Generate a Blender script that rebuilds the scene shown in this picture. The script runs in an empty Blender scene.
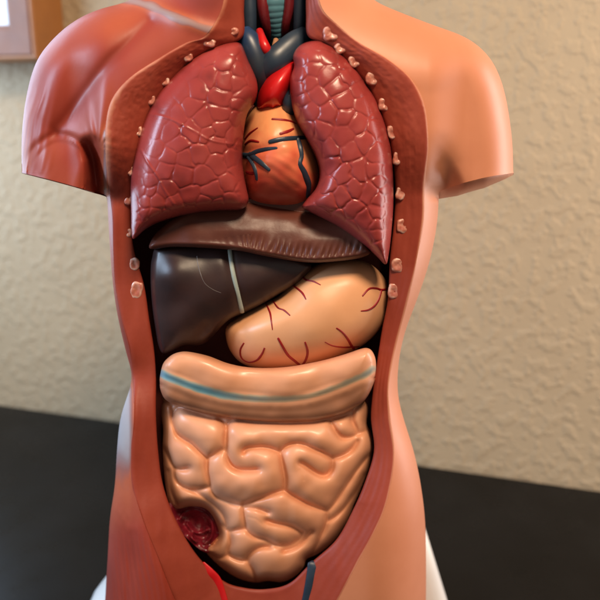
import bpy, math
import numpy as np
rng = np.random.default_rng(7)
S = bpy.context.scene
COL = S.collection

# ------------------------------------------------------------------ camera model
# The model stands upright on the table (z = 0); depth d is metres in front of its mid plane (y = -d).
FOV = math.radians(45.0); PITCH = math.radians(15.0); DIST = 0.40; Z0 = 0.26
F = 300.0 / math.tan(FOV / 2)
CP, SP = math.cos(PITCH), math.sin(PITCH)
CAM = np.array([0.0, -DIST * CP, Z0 + DIST * SP])

def ray(px, py):
    a = (np.asarray(px, float) - 300.0) / F
    b = (300.0 - np.asarray(py, float)) / F
    return np.stack([a, CP + SP * b, -SP + CP * b], -1)

def W(px, py, d):
    """measured position in the frontal view + depth -> world point"""
    r = ray(px, py)
    t = (-np.asarray(d, float) - CAM[1]) / r[..., 1]
    return CAM + r * t[..., None]

# ------------------------------------------------------------------ helpers
def catmull(P, k, closed=False):
    P = np.asarray(P, float); n = len(P)
    out = []
    rngi = range(n) if closed else range(n - 1)
    for i in rngi:
        if closed:
            p0, p1, p2, p3 = P[(i - 1) % n], P[i], P[(i + 1) % n], P[(i + 2) % n]
        else:
            p0, p1, p2, p3 = P[max(i - 1, 0)], P[i], P[i + 1], P[min(i + 2, n - 1)]
        t = np.linspace(0, 1, k, endpoint=False)[:, None]
        out.append(0.5 * (2 * p1 + (p2 - p0) * t + (2 * p0 - 5 * p1 + 4 * p2 - p3) * t ** 2 + (3 * p1 - p0 - 3 * p2 + p3) * t ** 3))
    if not closed:
        out.append(P[-1:])
    return np.concatenate(out)

def resample(P, n, closed=True):
    Q = np.vstack([P, P[:1]]) if closed else P
    L = np.concatenate([[0], np.cumsum(np.linalg.norm(np.diff(Q, axis=0), axis=1))])
    t = np.linspace(0, L[-1], n, endpoint=not closed)
    return np.stack([np.interp(t, L, Q[:, i]) for i in range(Q.shape[1])], -1)

def pdist(x, y, poly, closed=False):
    """distance to a polyline"""
    poly = np.asarray(poly, float)
    if closed:
        poly = np.vstack([poly, poly[:1]])
    best = np.full(np.shape(x), 1e18)
    for (ax, ay), (bx, by) in zip(poly[:-1], poly[1:]):
        vx, vy = bx - ax, by - ay
        l2 = vx * vx + vy * vy
        if l2 < 1e-12:
            continue
        t = np.clip(((x - ax) * vx + (y - ay) * vy) / l2, 0, 1)
        best = np.minimum(best, (x - ax - t * vx) ** 2 + (y - ay - t * vy) ** 2)
    return np.sqrt(best)

def prof(e, R):
    u = np.clip(e / R, 0, 1)
    return np.sqrt(np.clip(1 - (1 - u) ** 2, 0, 1))

def sstep(a, b, x):
    t = np.clip((x - a) / (b - a), 0, 1)
    return t * t * (3 - 2 * t)

def vnoise(x, y, seed=0):
    """smooth value noise, -1..1"""
    g = np.random.default_rng(seed).uniform(-1, 1, (64, 64))
    xi = np.floor(x).astype(int); yi = np.floor(y).astype(int)
    fx = x - xi; fy = y - yi
    fx = fx * fx * (3 - 2 * fx); fy = fy * fy * (3 - 2 * fy)
    a = g[xi % 64, yi % 64]; b = g[(xi + 1) % 64, yi % 64]
    c = g[xi % 64, (yi + 1) % 64]; d = g[(xi + 1) % 64, (yi + 1) % 64]
    return (a * (1 - fx) + b * fx) * (1 - fy) + (c * (1 - fx) + d * fx) * fy

def blur(A, sg):
    r = int(4 * sg + 1); k = np.exp(-0.5 * (np.arange(-r, r + 1) / sg) ** 2); k /= k.sum()
    A = np.apply_along_axis(lambda v: np.convolve(np.pad(v, r, 'edge'), k, 'valid'), 0, A)
    return np.apply_along_axis(lambda v: np.convolve(np.pad(v, r, 'edge'), k, 'valid'), 1, A)

def raster(fn, x0, x1, y0, y1, sg, st=0.75):
    """smoothed sampled field -> callable"""
    xs = np.arange(x0, x1, st); ys = np.arange(y0, y1, st)
    X, Y = np.meshgrid(xs, ys, indexing='ij')
    A = blur(fn(X, Y), sg / st)
    def g(x, y):
        u = np.clip((np.asarray(x, float) - x0) / st, 0, len(xs) - 1.001); v = np.clip((np.asarray(y, float) - y0) / st, 0, len(ys) - 1.001)
        i = u.astype(int); j = v.astype(int); a = u - i; b = v - j
        return (A[i, j] * (1 - a) + A[i + 1, j] * a) * (1 - b) + (A[i, j + 1] * (1 - a) + A[i + 1, j + 1] * a) * b
    return g

def tag(o, label=None, cat=None, group=None, kind=None):
    for k, v in (('label', label), ('category', cat), ('group', group), ('kind', kind)):
        if v:
            o[k] = v
    return o

def empty(name, loc):
    o = bpy.data.objects.new(name, None); COL.objects.link(o)
    o.location = loc; o.empty_display_size = 0.02
    return o

def worldloc(o):
    v = np.zeros(3)
    while o is not None:
        v += np.array(o.location); o = o.parent
    return v

def mk(name, verts, faces, mat, parent=None, origin=None, smooth=True, attr=None):
    verts = np.asarray(verts, float)
    org = np.asarray(origin, float) if origin is not None else (worldloc(parent) if parent else np.zeros(3))
    me = bpy.data.meshes.new(name)
    me.from_pydata((verts - org).tolist(), [], [tuple(int(i) for i in f) for f in faces])
    if smooth:
        me.polygons.foreach_set('use_smooth', [True] * len(me.polygons))
    if attr is not None:
        a = me.attributes.new('paint', 'FLOAT', 'POINT')
        a.data.foreach_set('value', np.asarray(attr, np.float32))
    me.update()
    o = bpy.data.objects.new(name, me); COL.objects.link(o)
    me.materials.append(mat)
    if parent:
        o.parent = parent
        o.location = org - worldloc(parent)
    else:
        o.location = org
    return o

def gridfaces(nr, nc, wrap=False, off=0, flip=False):
    f = []
    for i in range(nr - 1):
        for j in range(nc if wrap else nc - 1):
            j2 = (j + 1) % nc
            q = (off + i * nc + j, off + i * nc + j2, off + (i + 1) * nc + j2, off + (i + 1) * nc + j)
            f.append(q[::-1] if flip else q)
    return f

# ------------------------------------------------------------------ materials
def mat(name, a, b=None, nscale=60, ndetail=4, rough=0.35, bump=0.0, bscale=400, coat=0.0, spec=0.5,
        ramp=None, sss=0.0, rvar=0.08, speck=None):
    m = bpy.data.materials.new(name); m.use_nodes = True
    nt = m.node_tree; N = nt.nodes; L = nt.links
    p = N['Principled BSDF']
    tc = N.new('ShaderNodeTexCoord')
    nz = N.new('ShaderNodeTexNoise'); nz.inputs['Scale'].default_value = nscale; nz.inputs['Detail'].default_value = ndetail
    L.new(tc.outputs['Object'], nz.inputs['Vector'])
    mx = N.new('ShaderNodeMix'); mx.data_type = 'RGBA'
    rr = N.new('ShaderNodeValToRGB'); rr.color_ramp.elements[0].position = 0.35; rr.color_ramp.elements[1].position = 0.68
    L.new(nz.outputs['Fac'], rr.inputs['Fac']); L.new(rr.outputs['Color'], mx.inputs['Factor'])
    mx.inputs[6].default_value = (*a, 1); mx.inputs[7].default_value = (*(b or a), 1)
    col = mx.outputs[2]
    if ramp:
        at = N.new('ShaderNodeAttribute'); at.attribute_name = 'paint'
        cr = N.new('ShaderNodeValToRGB')
        el = cr.color_ramp.elements
        while len(el) > 1:
            el.remove(el[0])
        el[0].position = ramp[0][0]; el[0].color = (*ramp[0][1], 1)
        for pos, c in ramp[1:]:
            e = el.new(pos); e.color = (*c, 1)
        ad = N.new('ShaderNodeMath'); ad.operation = 'MULTIPLY_ADD'
        L.new(nz.outputs['Fac'], ad.inputs[0]); ad.inputs[1].default_value = 0.12
        sb = N.new('ShaderNodeMath'); sb.operation = 'SUBTRACT'; L.new(at.outputs['Fac'], sb.inputs[0]); sb.inputs[1].default_value = 0.06
        L.new(sb.outputs[0], ad.inputs[2])
        L.new(ad.outputs[0], cr.inputs['Fac'])
        m2 = N.new('ShaderNodeMix'); m2.data_type = 'RGBA'; m2.blend_type = 'MULTIPLY'
        m2.inputs['Factor'].default_value = 1.0
        L.new(cr.outputs['Color'], m2.inputs[6]); L.new(col, m2.inputs[7])
        col = m2.outputs[2]
    if speck:
        n3 = N.new('ShaderNodeTexNoise'); n3.inputs['Scale'].default_value = speck[1]; n3.inputs['Detail'].default_value = 2
        L.new(tc.outputs['Object'], n3.inputs['Vector'])
        r3 = N.new('ShaderNodeValToRGB'); r3.color_ramp.elements[0].position = speck[2]; r3.color_ramp.elements[1].position = speck[2] + 0.08
        L.new(n3.outputs['Fac'], r3.inputs['Fac'])
        m3 = N.new('ShaderNodeMix'); m3.data_type = 'RGBA'
        L.new(r3.outputs['Color'], m3.inputs['Factor']); L.new(col, m3.inputs[6]); m3.inputs[7].default_value = (*speck[0], 1)
        col = m3.outputs[2]
    L.new(col, p.inputs['Base Color'])
    mr = N.new('ShaderNodeMapRange'); mr.inputs['To Min'].default_value = max(rough - rvar, 0.02); mr.inputs['To Max'].default_value = rough + rvar
    n2 = N.new('ShaderNodeTexNoise'); n2.inputs['Scale'].default_value = nscale * 2.3; n2.inputs['Detail'].default_value = 5
    L.new(tc.outputs['Object'], n2.inputs['Vector']); L.new(n2.outputs['Fac'], mr.inputs['Value']); L.new(mr.outputs['Result'], p.inputs['Roughness'])
    p.inputs['Coat Weight'].default_value = coat; p.inputs['Coat Roughness'].default_value = 0.22
    p.inputs['Specular IOR Level'].default_value = spec
    if sss:
        p.inputs['Subsurface Weight'].default_value = sss
        p.inputs['Subsurface Radius'].default_value = (0.004, 0.0015, 0.001)
        p.inputs['Subsurface Scale'].default_value = 0.5
    if bump:
        bn = N.new('ShaderNodeTexNoise'); bn.inputs['Scale'].default_value = bscale; bn.inputs['Detail'].default_value = 6
        L.new(tc.outputs['Object'], bn.inputs['Vector'])
        bp = N.new('ShaderNodeBump'); bp.inputs['Strength'].default_value = bump; bp.inputs['Distance'].default_value = 0.0006
        L.new(bn.outputs['Fac'], bp.inputs['Height']); L.new(bp.outputs['Normal'], p.inputs['Normal'])
    return m

WHITE1 = (1, 1, 1)
M = {}
M['skin'] = mat('skin_paint', (0.60, 0.228, 0.122), (0.66, 0.268, 0.152), nscale=22, rough=0.47, coat=0.06, bump=0.06, bscale=260, sss=0.0)
M['muscle'] = mat('muscle_paint', WHITE1, (0.86, 0.82, 0.8), nscale=35, rough=0.48, bump=0.10, bscale=300, coat=0.08, spec=0.4,
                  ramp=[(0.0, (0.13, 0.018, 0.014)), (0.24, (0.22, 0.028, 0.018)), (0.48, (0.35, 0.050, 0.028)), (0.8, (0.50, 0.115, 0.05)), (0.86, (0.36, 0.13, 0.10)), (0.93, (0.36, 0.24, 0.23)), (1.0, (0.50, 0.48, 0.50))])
M['rim'] = mat('cut_flesh_paint', WHITE1, (0.88, 0.82, 0.8), nscale=70, rough=0.50, bump=0.14, bscale=420, coat=0.0, spec=0.3,
               ramp=[(0.0, (0.13, 0.02, 0.015)), (0.45, (0.28, 0.042, 0.024)), (0.8, (0.34, 0.060, 0.033)), (1.0, (0.62, 0.26, 0.16))])
M['cavity'] = mat('cavity_paint', (0.10, 0.02, 0.016), (0.14, 0.03, 0.022), nscale=60, rough=0.6)
M['lung'] = mat('lung_paint', WHITE1, (0.84, 0.80, 0.80), nscale=55, rough=0.29, bump=0.08, bscale=500, coat=0.0, spec=0.42,
                ramp=[(0.0, (0.13, 0.017, 0.016)), (0.35, (0.32, 0.042, 0.038)), (1.0, (0.40, 0.066, 0.056))])
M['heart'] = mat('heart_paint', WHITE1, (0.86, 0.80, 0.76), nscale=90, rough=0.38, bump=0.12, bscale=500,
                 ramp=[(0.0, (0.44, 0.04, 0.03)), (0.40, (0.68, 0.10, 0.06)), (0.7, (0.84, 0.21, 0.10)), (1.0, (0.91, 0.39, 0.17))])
M['red'] = mat('artery_red_paint', (0.60, 0.010, 0.012), (0.50, 0.008, 0.010), nscale=60, rough=0.32, coat=0.2)
M['vred'] = mat('thin_vessel_red_paint', (0.30, 0.008, 0.012), (0.22, 0.006, 0.01), nscale=200, rough=0.45)
M['navy'] = mat('vein_navy_paint', (0.016, 0.030, 0.055), (0.026, 0.044, 0.072), nscale=90, rough=0.4)
M['blue'] = mat('vein_blue_paint', WHITE1, (0.8, 0.85, 0.9), nscale=80, rough=0.38,
                ramp=[(0.0, (0.022, 0.032, 0.048)), (1.0, (0.014, 0.05, 0.15))])
M['diaphragm'] = mat('diaphragm_paint', (0.115, 0.034, 0.022), (0.085, 0.026, 0.018), nscale=70, rough=0.40, bump=0.15, bscale=350, spec=0.32)
M['liver'] = mat('liver_paint', (0.024, 0.0125, 0.013), (0.042, 0.018, 0.016), nscale=50, rough=0.40, bump=0.12, bscale=220)
M['ligament'] = mat('ligament_paint', (0.40, 0.46, 0.42), (0.30, 0.36, 0.34), nscale=120, rough=0.45)
M['stomach'] = mat('stomach_paint', WHITE1, (0.93, 0.88, 0.84), nscale=50, rough=0.40, bump=0.06, bscale=260,
                   ramp=[(0.0, (0.34, 0.17, 0.10)), (0.5, (0.78, 0.38, 0.19)), (1.0, (0.82, 0.43, 0.23))])
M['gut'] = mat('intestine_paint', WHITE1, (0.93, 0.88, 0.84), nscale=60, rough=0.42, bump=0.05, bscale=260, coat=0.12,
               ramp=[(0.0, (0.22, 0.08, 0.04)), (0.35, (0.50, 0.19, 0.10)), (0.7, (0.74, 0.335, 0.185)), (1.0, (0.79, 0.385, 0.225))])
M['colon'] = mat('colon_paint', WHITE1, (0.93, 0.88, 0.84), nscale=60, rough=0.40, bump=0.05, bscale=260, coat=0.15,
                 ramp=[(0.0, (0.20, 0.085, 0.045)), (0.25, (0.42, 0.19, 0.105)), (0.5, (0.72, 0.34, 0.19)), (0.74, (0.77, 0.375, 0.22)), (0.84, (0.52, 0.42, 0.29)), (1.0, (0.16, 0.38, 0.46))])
M['maroon'] = mat('inner_gut_paint', (0.24, 0.012, 0.026), (0.10, 0.006, 0.012), nscale=120, rough=0.28, bump=0.15, bscale=200, coat=0.3)
M['rib'] = mat('rib_paint', WHITE1, (0.85, 0.7, 0.65), nscale=160, rough=0.34, bump=0.25, bscale=400, coat=0.2, sss=0.3,
               ramp=[(0.0, (0.40, 0.085, 0.06)), (0.5, (0.55, 0.22, 0.16)), (1.0, (0.80, 0.56, 0.48))])
M['trachea'] = mat('trachea_paint', (0.10, 0.25, 0.31), (0.07, 0.18, 0.23), nscale=90, rough=0.35)
M['neckmuscle'] = mat('neck_muscle_paint', (0.15, 0.012, 0.016), (0.10, 0.008, 0.012), nscale=120, rough=0.3, bump=0.3, bscale=300)
M['tendon'] = mat('tendon_paint', (0.36, 0.21, 0.14), (0.33, 0.13, 0.08), nscale=60, rough=0.45)
M['stand'] = mat('white_plastic', (0.80, 0.79, 0.77), (0.76, 0.75, 0.74), nscale=20, rough=0.35)
M['liver_scratch'] = mat('scratch_paint', (0.16, 0.13, 0.12), (0.10, 0.08, 0.08), nscale=150, rough=0.4)  # thin pale scratch line across the liver

# ------------------------------------------------------------------ relief solid
class Relief:
    """closed solid with a modelled front: outline (frontal view), rounded edge, bulge, own back"""
    def __init__(s, outline, center, fn, base, k=10, nt=300):
        s.o = resample(catmull(outline, k, True), nt, True)
        s.c = np.array(center, float); s.fn = fn; s.base = base
        d = s.o - s.c
        ang = np.arctan2(d[:, 1], d[:, 0]); r = np.hypot(d[:, 0], d[:, 1])
        i = np.argsort(ang)
        s.ang = np.concatenate([ang[i] - 2 * np.pi, ang[i], ang[i] + 2 * np.pi]); s.r = np.tile(r[i], 3)
        lo = s.o.min(0) - 12; hi = s.o.max(0) + 12
        sg = min(7.0, 0.10 * float(min(hi - lo)))
        s.qr = raster(s.rawq, lo[0], hi[0], lo[1], hi[1], sg, 1.0)
        s.big = float(min(hi - lo)) > 60
        if s.big:
            s.er = raster(lambda X, Y: pdist(X, Y, s.o[::3], True), lo[0], hi[0], lo[1], hi[1], 3.6, 1.2)
    def edge(s, x, y):
        e = pdist(x, y, s.o, True)
        if s.big:
            w = sstep(2, 11, e); e = e * (1 - w) + s.er(x, y) * w
        return e
    def rawq(s, x, y):
        rr = np.hypot(x - s.c[0], y - s.c[1]); a = np.arctan2(y - s.c[1], x - s.c[0])
        return np.minimum(rr / np.interp(a, s.ang, s.r), 1.25)
    def h(s, x, y):
        x = np.asarray(x, float); y = np.asarray(y, float)
        e = s.edge(x, y)
        q = np.clip(s.qr(x, y), 0, 1)
        return s.base + s.fn(x, y, e, q)
    def build(s, name, m, nr=60, back=0.012, parent=None, origin=None, paint=None):
        nt = len(s.o)
        u = np.linspace(0, 1, nr + 1)[1:]
        q = np.sin(u * np.pi / 2) ** 1.0
        q = 0.5 * q + 0.5 * u
        P = s.c + q[:, None, None] * (s.o - s.c)[None]
        x = P[..., 0]; y = P[..., 1]
        e = s.edge(x, y); e[-1] = 0
        d = s.base + s.fn(x, y, e, np.clip(s.qr(x, y), 0, 1))
        V = [W(x.ravel(), y.ravel(), d.ravel())]
        X = [x.ravel()]; Y = [y.ravel()]
        qb = np.array([0.985, 0.94, 0.85, 0.65, 0.35])
        edge = d[-1]
        for k in qb:
            p = s.c + k * (s.o - s.c)
            db = edge * 0 + np.minimum(edge, s.base) - back * math.sqrt(1 - k * k) 
            V.append(W(p[:, 0], p[:, 1], db)); X.append(p[:, 0]); Y.append(p[:, 1])
        ce = s.edge(s.c[0:1], s.c[1:2])
        cd = s.base + s.fn(s.c[0:1], s.c[1:2], ce, np.clip(s.qr(s.c[0:1], s.c[1:2]), 0, 1))
        V.append(W(s.c[0:1], s.c[1:2], cd)); V.append(W(s.c[0:1], s.c[1:2], np.array([s.base - back])))
        X += [s.c[0:1]] * 2; Y += [s.c[1:2]] * 2
        V = np.concatenate(V); n = (nr + len(qb)) * nt
        f = gridfaces(nr + len(qb), nt, True)
        for j in range(nt):
            f.append((n, (j + 1) % nt, j))
            b = (nr + len(qb) - 1) * nt
            f.append((n + 1, b + j, b + (j + 1) % nt))
        f = [g[::-1] for g in f]
        at = None
        if paint is not None:
            X = np.concatenate(X); Y = np.concatenate(Y)
            at = paint(X, Y, pdist(X, Y, s.o, True))
        if origin is None and parent is None:
            origin = (V[:, 0].mean(), V[:, 1].mean(), V[:, 2].min())
        return mk(name, V, f, m, parent, origin, True, at)

def tube(name, path, rad, m, parent=None, k=8, ns=12, flat=1.0, paint=None, closed_ends=True, mod=None):
    """round tube along (px, py, d) points; rad in view px at the mid plane, one per point"""
    path = np.asarray(path, float); rad = np.asarray(rad, float)
    q = catmull(np.column_stack([path, rad]), k)
    C = W(q[:, 0], q[:, 1], q[:, 2]); R = q[:, 3] * (DIST / F)
    if mod is not None:
        R = R * mod(np.linspace(0, 1, len(R)))
    T = np.gradient(C, axis=0); T /= np.linalg.norm(T, axis=1)[:, None]
    fr = np.array([0, -1.0, 0]); A = np.cross(T, fr); A /= np.linalg.norm(A, axis=1)[:, None]
    B = np.cross(A, T)
    th = np.linspace(0, 2 * np.pi, ns, endpoint=False)
    V = C[:, None] + R[:, None, None] * (np.cos(th)[None, :, None] * A[:, None] + flat * np.sin(th)[None, :, None] * B[:, None])
    n = len(C); V = V.reshape(-1, 3)
    V = np.vstack([V, C[:1] - T[:1] * R[0] * 0.6, C[-1:] + T[-1:] * R[-1] * 0.6])
    f = gridfaces(n, ns, True)
    for j in range(ns):
        f.append((n * ns, (j + 1) % ns, j)); f.append((n * ns + 1, (n - 1) * ns + j, (n - 1) * ns + (j + 1) % ns))
    at = None
    if paint is not None:
        at = np.concatenate([np.repeat(paint(np.linspace(0, 1, n)), ns), paint(np.array([0.0, 1.0]))])
    return mk(name, V, f, m, parent, None, True, at)

def surf_line(name, pts, rad, m, rel, parent, lift=0.35, k=6, flat=0.7, paint=None, ns=8):
    """a thin painted-on cord that follows a relief's surface"""
    p = catmull(np.asarray(pts, float), k)
    n = len(p)
    d = rel.h(p[:, 0], p[:, 1])
    r = np.interp(np.linspace(0, 1, n), np.linspace(0, 1, len(rad)), rad)
    d = d + r * (DIST / F) * lift * flat
    return tube(name, np.column_stack([p, d]), r, m, parent, k=2, ns=ns, flat=flat, paint=paint)

# ------------------------------------------------------------------ torso shell
torso = empty('anatomical_torso', W(270, 640, -0.01) * np.array([1, 1, 0]))
tag(torso, 'anatomical torso model, muscle painted on one half and peach skin on the other, front open', 'anatomy model')

AB = [((228, -60), (246, -60)), ((226, -20), (245, -20)), ((221, 10), (244, 10)), ((205, 36), (243, 36)), ((186, 43), (225, 46)),
      ((160, 58), (198, 58)), ((130, 78), (172, 82)), ((112, 100), (154, 106)), ((106, 126), (143, 132)), ((106, 155), (136, 162)),
      ((109, 185), (132, 192)), ((113, 215), (131, 220)), ((114, 250), (134, 250)), ((116, 285), (144, 285)), ((122, 318), (149, 318)),
      ((130, 350), (154, 350)), ((134, 380), (156, 380)), ((134, 415), (156, 415)), ((132, 450), (158, 450)), ((133, 485), (163, 485)),
      ((143, 520), (176, 520)), ((157, 555), (196, 554)), ((176, 602), (222, 580)), ((205, 660), (245, 588)), ((255, 705), (268, 589)),
      ((305, 665), (290, 583)), ((338, 600), (311, 563)), ((362, 555), (336, 540)), ((382, 516), (352, 512)), ((391, 484), (365, 482)),
      ((394, 452), (374, 450)), ((390, 418), (371, 418)), ((388, 390), (373, 390)), ((392, 362), (377, 362)), ((399, 332), (382, 330)),
      ((408, 298), (388, 298)), ((417, 258), (390, 258)), ((423, 220), (394, 220)), ((424, 185), (395, 185)), ((428, 145), (391, 148)),
      ((424, 105), (381, 114)), ((410, 78), (365, 84)), ((386, 58), (345, 60)), ((360, 43), (325, 44)), ((338, 25), (308, 36)),
      ((322, 8), (306, 15)), ((316, -20), (306, -20)), ((314, -60), (306, -60))]
Ac = catmull([a for a, b in AB], 14); Bc = catmull([b for a, b in AB], 14)

Lp = [((228, -60), (180, -60)), ((226, -20), (155, -17)), ((221, 10), (128, 1)), ((205, 36), (100, 9)), ((186, 43), (76, 20)),
      ((160, 58), (54, 38)), ((130, 78), (36, 62)), ((112, 100), (26, 98)), ((106, 126), (22, 132)), ((105.5, 145), (21.5, 156)),
      ((106.5, 165), (22, 171)), ((106.8, 168), (23, 173)), ((107.3, 178), (40, 177)), ((108, 185), (70, 185)), ((108.6, 190), (90, 191)), ((109.5, 195), (104, 195.5)),
      ((110, 198), (107, 199)), ((113, 215), (108, 215)), ((114, 250), (110, 250)), ((116, 285), (113, 285)), ((122, 318), (118, 318)), ((130, 350), (126, 352)),
      ((134, 380), (132.0, 380)), ((134, 415), (121, 415)), ((132, 450), (117, 450)), ((133, 485), (115, 485)), ((143, 520), (110, 518)), ((157, 555), (108, 553)),
      ((176, 602), (105, 602)), ((205, 660), (103, 660)), ((255, 705), (105, 705))]
LA = catmull([a for a, b in Lp], 12); LS = catmull([b for a, b in Lp], 12)
Rp = [((314, -60), (341, -60)), ((316, -20), (354, -20)), ((322, 8), (374, 0)), ((338, 25), (397, 11)), ((360, 43), (433, 25)), ((386, 58), (467, 38)),
      ((410, 78), (490, 58)), ((420, 95), (503, 86)), ((426, 118), (510, 122)), ((428, 140), (512.7, 150)), ((427, 158), (513, 171)), ((426.5, 162), (512, 173)),
      ((425.5, 172), (487, 177)), ((424.6, 181), (460, 184)), ((424, 188), (441, 191)), ((423.8, 195), (439, 196)), ((423, 220), (437, 224)), ((417, 258), (430, 260)),
      ((408, 298), (418, 297)), ((399, 332), (405, 332)), ((392, 362), (398.5, 364)), ((388, 390), (398, 394)), ((390, 418), (404, 420)), ((394, 452), (414, 452)),
      ((391, 484), (421, 486)), ((382, 516), (425, 520)), ((362, 555), (426, 556)), ((338, 600), (426, 602)), ((305, 665), (424, 660)), ((255, 705), (424, 705))]
RA = catmull([a for a, b in Rp], 12); RS = catmull([b for a, b in Rp], 12)
def gsm(P, sg=2.6):
    r = 10; k = np.exp(-0.5 * (np.arange(-r, r + 1) / sg) ** 2); k /= k.sum()
    return np.stack([np.convolve(np.pad(P[:, i], r, 'edge'), k, 'valid') for i in (0, 1)], -1)
LS = gsm(LS); RS = gsm(RS)
armL, sideL = LS[:10 * 12 + 9:2], LS[15 * 12::2]
armR, sideR = RS[:10 * 12 + 9:2], RS[15 * 12::2]
def softmin(a, b, k=7.0):
    m = np.minimum(a, b); h = np.clip(1 - np.abs(a - b) / k, 0, 1)
    return np.maximum(m - h * h * k * 0.25 * sstep(0, 10, m), 0)

def HR(x, y):
    e = softmin(pdist(x, y, armR), pdist(x, y, sideR), 22.0)
    wa = sstep(428, 470, x) * (1 - sstep(195, 215, y))
    R = 62 - 31 * wa
    T = 0.034 - 0.011 * wa + 0.004 * sstep(430, 600, y)
    d = T * prof(e, R)
    g = pdist(x, y, [(449, 205), (449, 185), (446, 165), (441, 140)])
    d = d - 0.010 * np.exp(-(g / 13.0) ** 2) * sstep(125, 195, y) * (1 - sstep(196, 204, y))
    g2 = pdist(x, y, [(446, 160), (440, 120), (436, 95)])
    d = d - 0.0015 * np.exp(-(g2 / 20.0) ** 2)
    return d

def HL(x, y):
    e = softmin(pdist(x, y, armL), pdist(x, y, sideL), 22.0)
    wa = (1 - sstep(66, 108, x)) * (1 - sstep(195, 215, y))
    R = 62 - 31 * wa
    T = 0.034 - 0.010 * wa + 0.004 * sstep(430, 600, y)
    d = T * prof(e, R)
    g = pdist(x, y, catmull([(150, 22), (126, 46), (110, 60), (96, 78), (80, 100), (66, 119), (56, 130)], 6))
    d = d - 0.0014 * np.exp(-(g / 6.0) ** 2) - 0.0030 * np.exp(-(g / 18.0) ** 2)
    # biceps emerging under the deltoid
    bd = catmull([(23, 172), (27, 160), (33, 150), (45, 140), (58, 135), (74, 139), (84, 149), (88, 165), (88, 190)], 6)
    g = pdist(x, y, bd)
    d = d - 0.0016 * np.exp(-(g / 4.2) ** 2) * (1 - sstep(190, 210, y))
    inb = sstep(0, 1, 1.0) * ((x - 57) ** 2 / 30.0 ** 2 + (y - 172) ** 2 / 36.0 ** 2 < 1)
    d = d - 0.0020 * sstep(0, 8, np.where(inb, g, 0))
    # hollow between arm and back muscle
    g = pdist(x, y, [(97, 205), (96, 180), (94, 160), (90, 145)])
    d = d - 0.020 * np.exp(-(g / 7.5) ** 2) * (1 - sstep(198, 212, y)) * sstep(118, 165, y)
    # fibres
    fib = np.sin((x * 0.94 + y * 0.20) * 0.62 + 2.2 * vnoise(x / 30, y / 30, 3)) * np.sin((x * 0.94 + y * 0.2) * 0.27 + 1.3)
    d = d + 0.00035 * fib * (1 - sstep(38, 58, x)) * sstep(70, 105, y) * (1 - sstep(168, 178, y)) * sstep(2, 8, g)
    fan = np.sin(np.arctan2(y - 150, x - 98) * 16) * (1 - sstep(14, 52, np.hypot(x - 96, y - 118)))
    d = d + 0.0004 * fan * sstep(84, 92, x)
    d = d + 0.0014 * np.exp(-(pdist(x, y, [(108, -3), (130, 0), (152, 7), (180, 19), (200, 27), (212, 30)]) / 7.0) ** 2)
    d = d + 0.00016 * np.sin(x * 1.1 - y * 0.12 + 3 * vnoise(x / 25, y / 60, 33)) * sstep(520, 560, y) * sstep(2, 8, e)
    # thigh and hip
    for poly, dep, w in (([(141, 512), (152, 536), (163, 562), (178, 602), (188, 640)], 0.0030, 5.0),
                         ([(131, 535), (131, 570), (127, 610)], 0.0014, 5.0)):
        g = pdist(x, y, poly)
        d = d - dep * np.exp(-(g / w) ** 2) * sstep(505, 570, y)
    g = pdist(x, y, [(112, 500), (122, 520), (135, 530)])
    d = d + 0.00025 * np.exp(-(g / 8) ** 2) * vnoise(x / 4, y / 4, 5)
    return d

def side_shell(name, A, Sf, Sb, Hf, m, flip, paint=None, tb=0.052, nt=90):
    nv = len(A)
    t = np.linspace(0, 1, nt)
    f = 0.45 * t + 0.55 * np.sin(t * np.pi / 2)
    P = A[:, None] + f[None, :, None] * (Sf - A)[:, None]
    d = Hf(P[..., 0], P[..., 1])
    cols = [np.dstack([P, d[..., None]])]
    k = np.concatenate([np.linspace(0, 0.3, 10), np.linspace(0.36, 1, 10)])
    cb = np.column_stack([np.full(nv, 270.0), Sb[:, 1]])
    wid = np.clip(np.linalg.norm(Sb - cb, axis=1), 1, None)
    Q = Sb[:, None] + k[None, :, None] * (cb - Sb)[:, None]
    ee = k[None, :] * wid[:, None]
    db = -tb * prof(ee, 95.0) - 0.0005
    shift = np.linalg.norm(Sb - Sf, axis=1)
    db = db - 0.018 * sstep(0.5, 4, shift)[:, None] * (1 - sstep(0.0, 0.3, k))[None]
    cols.append(np.dstack([Q, db[..., None]]))
    G = np.concatenate(cols, axis=1)
    V = W(G[..., 0].ravel(), G[..., 1].ravel(), G[..., 2].ravel())
    at = None if paint is None else paint(G[..., 0].ravel(), G[..., 1].ravel())
    return mk(name, V, gridfaces(nv, G.shape[1], flip=flip), m, torso, None, True, at)

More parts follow.
